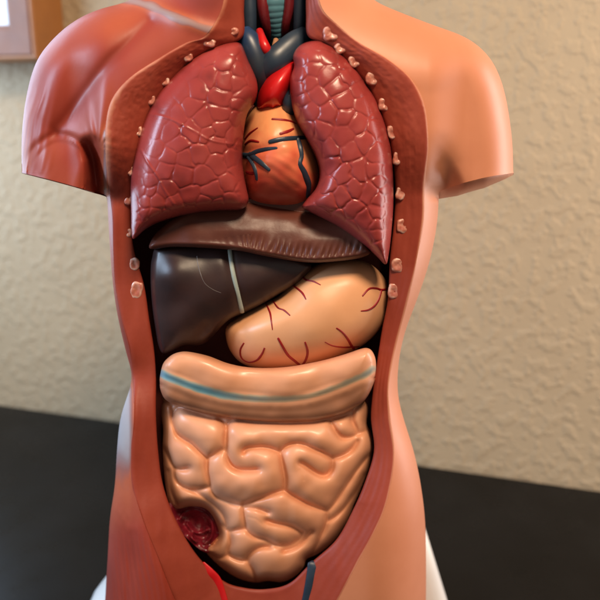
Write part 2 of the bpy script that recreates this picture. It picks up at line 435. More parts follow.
shiftL = np.interp(np.arange(len(LS)) / 12.0, [10, 11, 12, 14, 15, 16], [0, 0.6, 1, 1, 0.5, 0])
LSb = LS + np.column_stack([shiftL * 0, shiftL])
tendon = catmull([(108, -3), (130, 0), (152, 7), (180, 19), (200, 27), (212, 30)], 6)
def muscle_paint(x, y):
    p = 0.62 + 0.10 * vnoise(x / 26, y / 26, 11)
    p = p + 0.30 * np.exp(-((x - 128) ** 2 + (y - 20) ** 2) / 34.0 ** 2)      # orange top of the shoulder
    g = pdist(x, y, catmull([(150, 22), (126, 46), (110, 60), (96, 78), (80, 100), (66, 119), (56, 130)], 6))
    p = p - 0.20 * np.exp(-(g / 9) ** 2)
    p = p - 0.22 * sstep(0.2, 0.9, np.exp(-(((x - 205) / 34.0) ** 2 + ((y + 4) / 20.0) ** 2)))
    p = p - 0.12 * sstep(500, 590, y)
    p = np.clip(p, 0, 1) * 0.8
    g = pdist(x, y, tendon) + 1.2 * vnoise(x / 9, y / 9, 15)
    t = np.exp(-np.abs(g / 6.5) ** 3)
    t = 0.82 * t
    # pale fascia painted on the hip and along the flank
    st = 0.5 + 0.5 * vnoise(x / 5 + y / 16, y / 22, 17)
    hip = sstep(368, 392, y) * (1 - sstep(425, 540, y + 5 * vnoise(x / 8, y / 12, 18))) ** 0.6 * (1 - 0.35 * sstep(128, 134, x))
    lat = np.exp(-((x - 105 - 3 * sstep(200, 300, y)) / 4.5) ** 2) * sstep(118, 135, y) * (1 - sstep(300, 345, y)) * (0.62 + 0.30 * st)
    arm = np.exp(-((x - 25) / 6.0) ** 2) * sstep(95, 125, y) * (1 - sstep(168, 176, y)) * (0.15 + 0.45 * np.abs(np.sin(x * 0.9 + y * 0.13)))  # streaky highlight painted into the colour along the outer arm edge
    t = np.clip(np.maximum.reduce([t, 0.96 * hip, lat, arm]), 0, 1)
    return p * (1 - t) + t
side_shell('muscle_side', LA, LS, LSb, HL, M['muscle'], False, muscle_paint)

shiftR = np.interp(np.arange(len(RS)) / 12.0, [10, 11, 12, 13, 14, 15, 15.5], [0, 3, 11, 12, 8, 2, 0])
RSb = RS + np.column_stack([shiftR * -0.25, shiftR])
side_shell('skin_side', RA, RS, RSb, HR, M['skin'], True)

# cut rim of the body wall
left = np.arange(len(Ac)) < 24 * 14
HA = np.where(Ac[:, 0] < 262, HL(Ac[:, 0], Ac[:, 1]), HR(Ac[:, 0], Ac[:, 1]))
ker = np.exp(-(np.arange(-20, 21) / 9.0) ** 2); ker /= ker.sum()
HAs = np.convolve(np.pad(HA, 20, 'edge'), ker, 'valid')
HAr = 0.75 * HA + 0.25 * HAs
dB = np.clip(0.80 * HAs, 0.008, 0.026)
nw = 46
w = np.linspace(0, 1, nw)
d0 = Ac - Bc; ln = np.linalg.norm(d0, axis=1)[:, None]
Aout = Ac + d0 / np.clip(ln, 1, None) * 0.9
RP = Aout[:, None] + w[None, :, None] * (Bc - Aout)[:, None]
wid = ln * w[None]
rd = HAr[:, None] * (1 - w[None]) + dB[:, None] * w[None]
rd = rd + 0.0012 * prof(np.minimum(wid, (ln - wid) * 1.3), 5.0) - 0.0006
rx, ry = RP[..., 0], RP[..., 1]
# lumpy cut fat and muscle bundles high on the chest, long fibres lower down
lump = np.abs(vnoise(rx / 5.5, ry / 4.0, 21)) + 0.6 * np.abs(vnoise(rx / 3.0, ry / 2.4, 22))
up = 1 - sstep(150, 235, ry)
inside = np.sin(np.pi * np.clip(w, 0, 1))[None] ** 0.7
rd = rd - 0.00035 * lump * up * inside * sstep(20, 60, ry)
rd = rd + 0.0028 * inside * up * sstep(30, 60, ry)
rd = rd + 0.00006 * np.sin(w[None] * 26 + 2 * vnoise(rx / 40, ry / 40, 9)) * inside * sstep(255, 300, rx)
rd = rd + 0.00025 * vnoise(rx / 7, ry / 22, 25) * inside
rpaint = 0.70 + 0.08 * vnoise(rx / 9, ry / 30, 23) - 0.05 * (lump - 0.35) * up
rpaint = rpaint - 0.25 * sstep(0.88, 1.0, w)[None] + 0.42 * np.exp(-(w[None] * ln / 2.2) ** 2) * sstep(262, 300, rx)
rpaint = rpaint + 0.25 * np.exp(-(w[None] * ln / 6.0) ** 2) * up * (rx < 262)
rimV = W(rx.ravel(), ry.ravel(), rd.ravel())
mk('cut_edge', rimV, gridfaces(len(Ac), nw, flip=False), M['rim'], torso, None, True, np.clip(rpaint, 0, 1).ravel())
RIMXY = np.column_stack([rx.ravel(), ry.ravel()]); RIMD = rd.ravel()
def rim_d(x, y):
    i = np.argmin((RIMXY[:, 0] - x) ** 2 + (RIMXY[:, 1] - y) ** 2)
    return RIMD[i]

# cavity wall and floor
ks = np.linspace(0, 1, 14)
cd = rd[:, -1][:, None] * (1 - ks[None]) + (-0.022) * ks[None]
V = W(np.repeat(Bc[:, 0], 14), np.repeat(Bc[:, 1], 14), cd.ravel())
n0 = len(V)
V = np.vstack([V, W(np.array([270.0]), np.array([300.0]), np.array([-0.024]))])
f = gridfaces(len(Bc), 14)
f += [(n0, (i + 1) * 14 + 13, i * 14 + 13) for i in range(len(Bc) - 1)] + [(n0, 13, (len(Bc) - 1) * 14 + 13)]
mk('cavity_wall', V, f, M['cavity'], torso)

# cut rib ends along the rim
ribs = [(233, 31, 5.5, 4), (209, 42, 6.5, 5), (188, 57, 4.5, 4.5), (165, 81, 4.5, 5), (151, 100, 4, 5.5), (138.5, 131, 3.6, 5.5), (131, 170, 3.4, 6), (128, 199, 3.4, 6), (129, 233, 3.2, 5),
        (134, 264, 5, 6.5), (136, 290, 6.5, 9.5), (331, 33, 8, 8), (341, 48, 6.5, 6), (354.5, 61, 6, 6.5), (372, 78, 6, 7), (384, 104, 5.5, 7), (392, 132, 4.5, 7.5), (397.5, 158, 4.5, 7.5),
        (401, 193, 5, 8), (403, 226, 6.5, 8), (398, 265, 6.5, 7.5), (393.5, 291, 5.5, 7.5)]
for i, (x, y, a, b) in enumerate(ribs):
    a *= 1.14; b *= 1.08
    r2 = np.random.default_rng(100 + i)
    th = np.linspace(0, 2 * np.pi, 14, endpoint=False)
    tilt = r2.uniform(-0.5, 0.5)
    rr = (np.abs(np.cos(th)) ** 3 + np.abs(np.sin(th)) ** 3) ** (-1 / 3.0) * 0.95 * (1 + r2.uniform(-0.08, 0.08, 14))
    ox = a * np.cos(th) * rr; oy = b * np.sin(th) * rr
    ol = np.column_stack([x + ox * math.cos(tilt) - oy * math.sin(tilt) * 0.6, y + oy * math.cos(tilt) + ox * math.sin(tilt) * 0.6])
    off = r2.uniform(-0.25, 0.25, 2)
    def fn(px, py, e, q, a=a, b=b, x=x, y=y, off=off, i=i):
        pit = np.exp(-(((px - x - off[0] * a) / (a * 0.42)) ** 2 + ((py - y - off[1] * b) / (b * 0.42)) ** 2))
        return 0.0014 * prof(e, 3.2) - 0.0006 * pit + 0.00014 * vnoise(px / 2.0, py / 2.0, 40 + i)
    rel = Relief(ol, (x, y), fn, rim_d(x, y) - 0.0007, nt=40)
    def pt(px, py, e, x=x, y=y, a=a, b=b, i=i):
        return np.clip(0.42 + 0.55 * np.exp(-((e - 1.4) / 1.2) ** 2) * (0.45 + 0.8 * vnoise(px / 4.5 + i, py / 4.5, 60 + i)) + 0.22 * vnoise(px / 3 + i, py / 3, 80 + i), 0, 1)
    rel.build('rib_end', M['rib'], nr=12, back=0.003, parent=torso, paint=pt)

# neck: windpipe, strap muscles, vessels
tube('windpipe', [(274, -60, 0.002), (274, -20, 0.002), (274.5, 5, 0.002), (276, 22, 0.000), (277, 36, -0.004), (277, 50, -0.01)], [13, 12.5, 11.5, 8.5, 7, 6.5], M['trachea'], torso, k=24, ns=24,
     mod=lambda t: 1 + 0.07 * np.abs(np.sin(t * np.pi * 17)) ** 0.6)
tube('neck_muscle', [(262, -60, 0.006), (262, -10, 0.006), (263.5, 10, 0.006), (266, 26, 0.003), (268, 40, -0.004)], [5, 5.2, 5.4, 4.6, 3.5], M['neckmuscle'], torso)
tube('neck_muscle', [(290, -60, 0.006), (290, -10, 0.006), (288.5, 10, 0.006), (285.5, 26, 0.003), (284, 40, -0.004)], [5, 5.2, 4.6, 4.0, 3.2], M['neckmuscle'], torso)
tube('neck_vein', [(249, -60, 0.006), (249.5, -10, 0.006), (250, 15, 0.006), (250.5, 36, 0.004), (251, 50, -0.006)], [6, 6, 6, 5.5, 5], M['navy'], torso)
tube('neck_vein', [(300, -60, 0.006), (300, -10, 0.006), (299.5, 15, 0.006), (298.5, 34, 0.003), (298, 46, -0.006)], [6.5, 6.2, 5.6, 5.2, 5], M['navy'], torso)
def onL(pts, up):
    return [(x, y, float(HL(np.array([x]), np.array([y]))[0]) + up) for x, y in pts]
# vessels that leave the pelvis over the rim
def onR(pts, up):
    return [(x, y, rim_d(x, y) + up) for x, y in pts]
tube('pelvic_artery', onR([(203, 563), (210, 572), (217, 580), (222, 592), (226, 606), (228, 625)], 0.0002), [2, 4.5, 4.5, 3.6, 3.2, 3], M['red'], torso, flat=0.3)
tube('pelvic_vein', onR([(312.4, 563), (312.2, 566), (312, 571), (309.5, 584), (306, 600), (300, 622)], 0.0004), [4.6, 5.0, 5, 4.6, 4.2, 4], M['navy'], torso, flat=0.2)

# white stand behind and under the hips
def stand():
    top = W(np.array([116.0, 425.0]), np.array([580.0, 528.0]), np.array([-0.046, -0.046]))
    low = W(np.array([101.0, 447.0]), np.array([601.0, 600.0]), np.array([-0.046, -0.046]))
    zt = top[1][2]
    def xat(i, z):
        return low[i][0] + (low[i][0] - top[i][0]) * (z - low[i][2]) / (low[i][2] - top[i][2])
    zs = [0.0, 0.004, 0.02, zt * 0.6, zt - 0.006, zt - 0.0015, zt]
    ins = [0.0, 0.0, 0.0, 0.0, 0.0, 0.002, 0.006]
    V = []; n = 40
    for z, s in zip(zs, ins):
        x0, x1 = xat(0, z) + s, xat(1, z) - s
        yf = 0.041 + s; yb = 0.110 - s - 0.25 * z
        cx, cy, hx, hy = (x0 + x1) / 2, (yf + yb) / 2, (x1 - x0) / 2, (yb - yf) / 2
        for j in range(n):
            a = 2 * math.pi * j / n
            c, q = math.cos(a), math.sin(a)
            V.append((cx + hx * math.copysign(abs(c) ** 0.25, c), cy + hy * math.copysign(abs(q) ** 0.25, q), z))
    f = gridfaces(len(zs), n, True) + [tuple(range(n))[::-1], tuple((len(zs) - 1) * n + j for j in range(n))]
    mk('stand', V, f, M['stand'], torso)
    # plinth the hips rest on, under the lower edge of the picture
    V = []
    zb = W(np.array([270.0]), np.array([650.0]), np.array([0.0]))[0][2]
    for z, g in ((0, 1.0), (0.003, 1.0), (zb - 0.002, 0.93), (zb, 0.9)):
        for j in range(n):
            a = 2 * math.pi * j / n
            V.append((-0.02 + 0.10 * g * math.cos(a), 0.005 + 0.05 * g * math.sin(a), z))
    f = gridfaces(4, n, True) + [tuple(range(n))[::-1], tuple(3 * n + j for j in range(n))]
    mk('plinth', V, f, M['stand'], torso)
stand()

# ------------------------------------------------------------------ lungs
def cells(x, y, seeds):
    d1 = np.full(x.shape, 1e9); d2 = np.full(x.shape, 1e9)
    for sx, sy, sc in seeds:
        d = np.hypot(x - sx, y - sy) * sc
        m = d < d1
        d2 = np.where(m, d1, np.minimum(d2, d)); d1 = np.where(m, d, d1)
    return d2 - d1

def lung_seeds(x0, x1, y0, y1, fine, seed, step=14.2):
    r = np.random.default_rng(seed); pts = []
    tries = 0
    while tries < 9000:
        tries += 1
        x, y = r.uniform(x0, x1), r.uniform(y0, y1)
        s = fine(x, y) * step
        if all((x - a) ** 2 + (y - b) ** 2 > (0.5 * (s + c)) ** 2 for a, b, c in pts):
            pts.append((x, y, s))
    return [(a, b, 1.0) for a, b, c in pts]

def make_lung(outline, center, seeds, amp, fissures, label, base=0.024, nt=440, nr=150, seed=1, pl=0.0007):
    o_ = np.array(outline, float); lo = o_.min(0) - 6; hi = o_.max(0) + 6
    cellr = raster(lambda x, y: cells(x + 1.9 * vnoise(x / 6, y / 6, seed), y + 1.9 * vnoise(x / 6, y / 6, seed + 1), seeds), lo[0], hi[0], lo[1], hi[1], 0.7, 0.6)
    def fn(x, y, e, q):
        d = 0.0115 * prof(e, 17) + 0.0085 * (1 - q ** 2)
        a = amp(x, y) * sstep(1.5, 9, e)
        wx = x + 1.6 * vnoise(x / 7, y / 7, seed); wy = y + 1.6 * vnoise(x / 7, y / 7, seed + 1)
        c = cellr(x, y)
        d = d + a * (0.75 + 0.5 * vnoise(x / 13, y / 13, seed + 8)) * (0.00034 * (sstep(0.3, 2.6, c) - 0.45) + pl * prof(c, 8.0))
        for poly, dep, wd in fissures:
            g = pdist(x, y, catmull(poly, 5))
            d = d + dep * np.exp(-(g / wd) ** 2)
        return d
    rel = Relief(outline, center, fn, base, nt=nt)
    def paint(x, y, e):
        wx = x + 1.6 * vnoise(x / 7, y / 7, seed); wy = y + 1.6 * vnoise(x / 7, y / 7, seed + 1)
        c = cells(wx, wy, seeds)
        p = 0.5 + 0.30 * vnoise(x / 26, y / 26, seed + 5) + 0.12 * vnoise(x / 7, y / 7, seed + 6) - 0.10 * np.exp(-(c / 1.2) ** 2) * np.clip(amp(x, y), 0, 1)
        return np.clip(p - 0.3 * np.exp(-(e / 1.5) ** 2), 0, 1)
    o = rel.build('lung', M['lung'], nr=nr, back=0.016, paint=paint)
    tag(o, label, 'lung model', 'pair of lungs in the open chest')
    return rel

lungA = [(241, 44), (248, 60), (257, 82), (256, 99), (247, 115), (243, 141), (243, 167), (246.5, 188), (248.5, 201), (241, 209.5), (218, 211), (193, 213.5), (164, 220.5),
         (146, 229), (134, 239), (131.5, 232), (131, 216), (131, 178), (136.5, 145), (147.5, 112), (164, 86), (190, 60), (214, 46.5), (230, 42)]
def fineA(x, y):
    return 1.0 - 0.5 * (1 - sstep(140, 172, x)) * sstep(140, 185, y) - 0.32 * sstep(225, 250, x)
def ampA(x, y):
    up = (1 - sstep(60, 150, (y - 40) * 0.75 + (236 - x) * -0.35))
    return np.clip(1.15 - 1.1 * (1 - sstep(172, 236, x + 0.45 * (y - 60))) + 0.7 * sstep(165, 190, y) * (1 - sstep(150, 165, x)), 0.10, 1.15)
make_lung(lungA, (192, 142), lung_seeds(125, 262, 36, 245, fineA, 3), ampA,
          [([(150, 114), (160, 116), (174, 120.5), (192, 130), (213, 141), (243, 145)], 0.00028, 1.2), ([(141, 150), (148, 163), (157, 176), (165, 191), (174, 204)], 0.00045, 1.1)],
          'maroon lung beside the red muscle half, with a diagonal furrow and a smooth upper side', seed=31, pl=0.0005)
lungB = [(307, 42), (298, 47), (293, 56), (294, 66), (290, 80), (291, 100), (297, 122), (307, 140), (316, 158), (319.5, 174), (316, 188), (307, 199), (302, 207), (309, 211.5), (321, 217.5),
         (340, 227.5), (360, 242), (376, 256), (385.5, 264.5), (388.5, 256), (391.5, 232), (393.5, 200), (392.5, 165), (388.5, 136), (377, 102), (364, 80), (348, 60), (332, 46), (319, 40.5)]
def fineB(x, y):
    return 1.0 - 0.42 * sstep(366, 384, x) * sstep(150, 190, y) - 0.30 * (1 - sstep(305, 330, x)) * (1 - sstep(100, 140, y))
make_lung(lungB, (354, 168), lung_seeds(285, 400, 34, 270, fineB, 5, 14.2), lambda x, y: 1.1 - 0.45 * sstep(340, 385, x) * (1 - sstep(90, 150, y)), [],
          'maroon lung beside the peach skin half, covered all over in raised polygon cells', seed=51)

# ------------------------------------------------------------------ heart
heartroot = empty('heart', W(280, 208, 0.0))
tag(heartroot, 'orange and red heart with navy veins and a red aorta, set between the two lungs', 'heart model')
hol = [(250, 112), (262, 100), (280, 97), (296, 108), (308, 126), (318, 150), (324, 175), (320, 196), (305, 207), (282, 210), (260, 208), (246, 202), (239, 184), (238, 160), (241, 134)]
def hfn(x, y, e, q):
    d = 0.014 * prof(e, 18) + 0.022 * (1 - q ** 2.2)
    ang = np.hypot(x - 250, (y - 250) * 0.9)
    d = d + 0.00009 * np.sin(ang * 0.75 + 2.5 * vnoise(x / 18, y / 18, 71)) * sstep(150, 165, y)
    g = pdist(x, y, [(244, 152), (262, 150), (282, 141), (306, 138)])
    d = d - 0.0012 * np.exp(-(g / 5) ** 2)
    g = pdist(x, y, [(297, 138), (300, 165), (310, 200)])
    d = d - 0.0010 * np.exp(-(g / 5) ** 2)
    return d + 0.0003 * vnoise(x / 9, y / 9, 72)
heart = Relief(hol, (280, 155), hfn, 0.0005, nt=300)
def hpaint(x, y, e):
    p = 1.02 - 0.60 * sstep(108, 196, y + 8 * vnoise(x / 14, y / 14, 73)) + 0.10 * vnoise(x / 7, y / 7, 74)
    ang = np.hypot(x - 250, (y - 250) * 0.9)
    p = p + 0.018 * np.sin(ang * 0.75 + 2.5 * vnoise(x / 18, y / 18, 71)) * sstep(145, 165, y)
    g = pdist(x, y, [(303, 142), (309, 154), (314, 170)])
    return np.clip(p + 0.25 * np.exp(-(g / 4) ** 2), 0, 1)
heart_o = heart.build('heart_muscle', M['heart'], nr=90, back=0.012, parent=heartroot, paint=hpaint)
surf_line('coronary_vein', [(269, 142), (278, 140), (292, 138.5), (306, 138)], [1.6, 2.2, 2.2, 2.0], M['navy'], heart, heart_o, flat=0.4)
surf_line('coronary_vein', [(297, 138.5), (299.5, 148), (301, 156), (299.5, 164), (304, 173), (308, 184), (307, 197)], [2.6, 3.0, 2.4, 2.4, 3.0, 3.0, 2.4], M['navy'], heart, heart_o, flat=0.4)
surf_line('coronary_vein', [(243, 155), (250, 156), (257, 152), (266, 149.5), (277, 148)], [2.2, 3.2, 2.4, 2.0, 1.2], M['navy'], heart, heart_o, flat=0.4)
surf_line('coronary_vein', [(249, 155), (255, 158), (263, 164), (269.5, 170)], [3.0, 2.6, 2.4, 1.6], M['navy'], heart, heart_o, flat=0.4)
surf_line('coronary_vein', [(249, 156), (253, 163), (256, 171), (257, 180)], [3.0, 2.4, 2.2, 1.4], M['navy'], heart, heart_o, flat=0.4)
for p in ([(245, 140), (250, 134), (258, 128)], [(245, 145), (251, 141), (259, 142)], [(272, 119.5), (280, 120), (290, 121.5), (296, 124)], [(280, 134), (288, 131.5), (294, 128.5)], [(246, 172), (252, 173.5), (257, 172)]):
    surf_line('coronary_artery', p, [1.3, 1.5, 0.8], M['vred'], heart, heart_o, flat=0.35)
# great vessels above the heart
ao = [(257, 106), (259, 90), (267, 75), (279, 65.5), (291, 60), (298, 64), (295, 77), (290.5, 90), (283, 106), (278, 108.5), (273, 114), (268, 109.5), (262, 110.5)]
def afn(x, y, e, q):
    return 0.014 * prof(e, 14) + 0.005 * (1 - q ** 2)
aorta = Relief(ao, (277, 88), afn, 0.0105, nt=160)
aorta.build('aorta', M['red'], nr=30, back=0.012, parent=heartroot)
def vpaint(t):
    return np.clip(1.0 - 2.2 * t, 0, 1)
tube('vena_cava', [(243, 33, 0.014), (249, 42, 0.016), (255, 56, 0.017), (259, 70, 0.016), (262, 86, 0.010), (262, 102, 0.004)], [8, 10.5, 11, 11, 10, 9], M['blue'], heartroot, ns=20, paint=vpaint)
tube('vena_cava', [(306, 35, 0.010), (296, 41.5, 0.014), (285, 51, 0.017), (274, 61, 0.019), (263, 70, 0.017)], [8, 9.8, 10.6, 11, 9.5], M['navy'], heartroot, ns=20, flat=0.75)
tube('artery', [(259.5, 31, 0.012), (262, 40, 0.018), (266, 49, 0.020), (270, 58, 0.015)], [3.2, 4.2, 4.4, 3.6], M['red'], heartroot, ns=16)
tube('artery', [(276, 40, 0.008), (275, 48, 0.012), (274, 54, 0.012)], [2.5, 3.2, 2.8], M['stomach'], heartroot, ns=12, paint=lambda t: 0.1 + 0 * t)
tube('pulmonary_artery', [(297, 90, 0.012), (292, 98, 0.020), (289, 106, 0.020), (288, 116, 0.014)], [6, 6.5, 6, 5], M['navy'], heartroot, ns=16)

# ------------------------------------------------------------------ diaphragm
dol = [(150.5, 249), (151.5, 240), (160, 229), (178, 215), (205, 203), (245, 196), (300, 196), (335, 210), (358, 232), (369, 249), (370, 253.5), (360, 258), (340, 261), (308, 262.5), (270, 257), (240, 251), (205, 248), (172, 247)]
lip = catmull([(150.5, 249), (172, 247), (205, 248), (240, 251), (270, 257), (308, 262.5), (340, 261), (360, 258), (370, 253.5)], 8)
def dfn(x, y, e, q):
    l = pdist(x, y, lip)
    ly = np.interp(x, lip[:, 0], lip[:, 1])
    up = np.clip((ly - y) / 46.0, 0, 1.3)
    d = 0.005 * prof(e, 6) + 0.016 * np.sqrt(np.clip(1 - up ** 1.7 * 0.85, 0.02, 1))
    rid = np.sin((x + 0.25 * (y - 230) * np.sign(x - 250)) * 0.95 + 2.0 * vnoise(x / 12, y / 30, 81))
    d = d + 0.00045 * rid * np.exp(-((l - 10) / 7.0) ** 2) * sstep(2, 7, e) * sstep(205, 290, x)
    d = d + 0.0005 * vnoise(x / 16, y / 10, 82) + 0.0006 * np.exp(-((l - 3.5) / 3) ** 2)
    return d * (0.72 + 0.28 * sstep(148, 200, x)) 
dia = Relief(dol, (262, 232), dfn, 0.007, nt=420)
tag(dia.build('diaphragm', M['diaphragm'], nr=80, back=0.016), 'dark brown diaphragm shelf with a ridged front lip, below the lungs and above the liver', 'diaphragm model')

# ------------------------------------------------------------------ liver
lol = [(152, 258), (160, 246), (200, 244), (240, 246), (285, 254), (311, 264.5), (303.5, 277.5), (291, 287), (279, 294), (262, 304), (243, 313.5), (232, 318), (223, 325), (214, 335), (206, 342.5), (197, 345.5), (184, 345.5), (172, 351), (163, 353.5), (158.5, 346), (155.5, 330), (152, 304), (150.5, 278)]
lig = [(229.5, 250), (231, 262), (234, 278), (238.5, 296), (242, 312)]
def lfn(x, y, e, q):
    d = 0.0075 * prof(e, 6) + 0.0085 * (1 - q ** 2)
    g = pdist(x, y, catmull(lig, 5))
    d = d - 0.0016 * np.exp(-(g / 6) ** 2)
    d = d + 0.0045 * np.exp(-((x - 172) ** 2 + (y - 276) ** 2) / 20.0 ** 2) + 0.0006 * vnoise(x / 20, y / 20, 91)
    g = pdist(x, y, [(196, 345), (200, 336), (206, 328)])
    d = d - 0.0012 * np.exp(-(g / 6) ** 2)
    return d
liver = Relief(lol, (205, 290), lfn, 0.0075, nt=360)
liver_o = liver.build('liver', M['liver'], nr=70, back=0.014)
tag(liver_o, 'glossy dark purple brown liver with a pale ligament stripe, under the diaphragm', 'liver model')
surf_line('ligament', lig, [2.2, 2.2, 2.3, 2.0, 2.4], M['ligament'], liver, liver_o, flat=0.6)
surf_line('scratch', [(197, 256), (199, 268), (204, 282), (212, 289), (221, 293)], [0.45, 0.6, 0.35, 0.35, 0.3], M['liver_scratch'], liver, liver_o, flat=0.3)

# ------------------------------------------------------------------ stomach
sol = [(354, 259.5), (368, 263), (379, 271), (387, 283), (389.5, 297), (386, 316), (378, 331), (366, 343), (350, 353), (334, 361), (312, 368), (290, 371), (264, 370.5), (243, 364), (231, 352), (226, 338), (227, 326), (240, 316), (260, 305), (277, 297), (289, 286), (300, 274), (318, 264), (338, 260)]
def sfn(x, y, e, q):
    d = 0.015 * prof(e, 27) + 0.014 * (1 - q ** 2)
    g = pdist(x, y, [(240, 352), (246, 340), (243, 330)])
    d = d - 0.0006 * np.exp(-(g / 5) ** 2)
    return d + 0.0005 * vnoise(x / 22, y / 22, 93)
stom = Relief(sol, (318, 320), sfn, -0.002, nt=300)
def spaint(x, y, e):
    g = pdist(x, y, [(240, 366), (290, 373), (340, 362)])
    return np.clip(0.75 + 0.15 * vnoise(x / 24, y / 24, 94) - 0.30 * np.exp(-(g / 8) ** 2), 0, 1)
stom_o = stom.build('stomach', M['stomach'], nr=80, back=0.014, paint=spaint)
tag(stom_o, 'peach stomach with thin red forked vessels, beside the dark liver', 'stomach model')
for p, r in (([(391, 289), (386, 289.5), (381, 290), (376, 288.5), (369, 289), (362.5, 296)], [1.6, 1.4, 1.2, 0.8]), ([(381, 290), (378.5, 299), (374, 306), (368, 310), (361, 311)], [1.5, 1.3, 1.0, 0.6]),
             ([(336.5, 328), (342, 332), (347, 338), (351, 345), (354, 349)], [0.7, 1.0, 1.3, 1.4]), ([(325, 342), (332, 345.5), (341, 347), (350, 347), (359, 346.5)], [0.5, 0.9, 1.2, 0.8]),
             ([(244, 343), (240.5, 350), (242, 358), (249, 362), (257, 360), (262, 354), (264.5, 348)], [0.8, 1.2, 1.1, 1.2, 0.8]), ([(278, 338), (283, 347), (288, 355), (295, 361), (301, 366)], [1.0, 1.4, 1.6, 1.5]),
             ([(305, 342), (307.5, 351), (306, 359), (301, 367)], [0.8, 1.2, 1.3, 1.4]), ([(273, 301), (278, 308), (284, 310.5), (290, 315.5)], [1.2, 1.1, 1.0, 0.6]), ([(266, 304), (270, 313), (271.5, 322), (272.5, 330)], [1.2, 1.0, 0.8, 0.4]),
             ([(301, 275), (306, 280), (313, 281.5), (320.5, 285)], [1.2, 1.1, 1.0, 0.5]), ([(292, 285), (299, 290), (303, 294), (306, 299.5)], [1.2, 1.1, 1.0, 0.5])):
    surf_line('blood_vessel', p, r, M['vred'], stom, stom_o, flat=0.5)

# ------------------------------------------------------------------ intestines
guts = empty('intestines', W(268, 584, 0.0))
tag(guts, 'peach coiled intestines with a blue banded colon across the top and a maroon opening', 'intestine model')
iol = [(172, 396), (163, 402), (161, 412), (163, 430), (162.5, 448), (163.5, 468), (166, 490), (170, 505), (178, 509), (190, 506.5), (204, 508), (213, 517), (219, 533), (215, 542), (206, 550), (213, 560), (226, 571), (240, 579), (255, 582.5), (268, 581), (282, 582), (294, 577), (303, 568), (307, 559), (318, 554), (333, 542), (346, 524), (354, 505), (362, 487), (370, 465), (374, 446), (371, 432), (367, 424), (367, 404), (350, 396), (270, 392)]
grooves = [
    [(172, 404), (172.5, 414), (173, 424), (177, 433), (184, 439), (191, 443), (199, 451), (207, 458.5)],
    [(207, 458.5), (215, 454), (222, 450)],
    [(246, 421), (238, 419.5), (231, 421.5), (226.5, 428), (224.5, 440), (225.5, 451), (229, 461), (235, 468.5), (246, 470.5), (259, 469)],
    [(226, 430), (223, 423), (218, 418)],
    [(173, 418), (175, 412), (180, 408.5), (188, 410)],
    [(243, 453), (246, 448.5), (258, 447), (270, 448), (280, 452)],
    [(280, 452), (281.5, 464), (284, 480), (284, 490)],
    [(280, 452), (286, 446), (296, 443.5), (308, 446), (320, 451), (331, 459.5)],
    [(300, 463), (307, 467), (316, 473), (325, 475.5), (331, 470), (332, 460)],
    [(332, 459.5), (343, 456), (353, 448.5), (358, 440)],
    [(207, 458.5), (207.5, 474), (210, 486), (216, 496), (230, 502), (243, 504), (260, 499), (284, 490)],
    [(284, 490), (296, 498), (312, 506), (327, 511)],
    [(327, 511), (339, 498), (350, 480), (361, 464), (372, 453)],
    [(327, 511), (325.5, 524), (320, 538), (312, 554), (308, 561)],
    [(326, 522), (336, 516), (348, 503), (356, 491), (364, 474)],
    [(330, 420), (335, 430), (341, 437), (348, 438), (357, 434), (369, 429)],
    [(353, 410), (352, 420), (356, 428), (357, 434)],
    [(243, 504), (243.5, 516), (246, 528), (254, 536), (267, 540), (278, 546), (290, 545), (299, 539), (303, 532)],
    [(266, 520), (279, 523.5), (293, 527), (302, 533)],
    [(245, 507), (258, 509), (270, 512)],
    [(252, 570), (248, 560), (252, 553), (260, 547.5), (270, 547)],
    [(282, 552), (293, 549), (302, 543), (312, 532)],
    [(222, 526), (229, 531), (240, 530), (246, 528)],
    [(228, 531), (230.5, 542), (228, 554), (240, 561), (248, 560)],
    [(206, 550), (218, 558), (228, 554)],
    [(252, 570), (256, 582)],
    [(163, 446), (168, 456), (174, 466), (182, 469), (190, 468)],
    [(174, 466), (175, 480), (186, 488), (199, 489), (210, 486)],
    [(168, 470), (171, 490), (178, 505)],
    [(186, 488), (204, 497), (222, 512), (226, 526)],
]
grooves.append([(160.5, 392), (164, 399), (176, 406), (196, 412.5), (227, 419), (248, 421.5), (270, 423), (292, 423), (313, 422), (330, 418.5), (344, 414.5), (363, 403), (371, 391)])
gcs = [catmull(np.array(g, float), 5) for g in grooves]
def gd(x, y):
    b = np.full(np.shape(x), 1e9)
    for g in gcs:
        b = np.minimum(b, pdist(x, y, g))
    return b
def plump(x0, x1, y0, y1, wall, L, st=0.5, it=1700):
    """rounded swellings between crease lines: laplace(h) - h/L^2 = -1 with h = 0 on the creases"""
    xs = np.arange(x0, x1, st); ys = np.arange(y0, y1, st)
    X, Y = np.meshgrid(xs, ys, indexing='ij')
    keep = (wall(X, Y) > 0.5).astype(float)
    h = np.zeros_like(X); k = (st / L) ** 2
    for _ in range(it):
        p = np.pad(h, 1)
        h = keep * (p[:-2, 1:-1] + p[2:, 1:-1] + p[1:-1, :-2] + p[1:-1, 2:] + st * st) / (4 + k)
    return np.sqrt(np.maximum(h, 0) / 100.0)
def coil_field(x0, x1, y0, y1):
    A = plump(x0, x1, y0, y1, lambda x, y: np.minimum(gd(x + 1.0 * vnoise(x / 15, y / 15, 111), y + 1.0 * vnoise(x / 15, y / 15, 112)), pdist(x, y, catmull(iol, 6, True), True)), 17.0)
    return raster(lambda X, Y: A[:X.shape[0], :X.shape[1]], x0, x1, y0, y1, 1.35, 0.5)
coilf = coil_field(150, 385, 385, 595)
def coil(x, y):
    return 0.0098 * coilf(x, y)
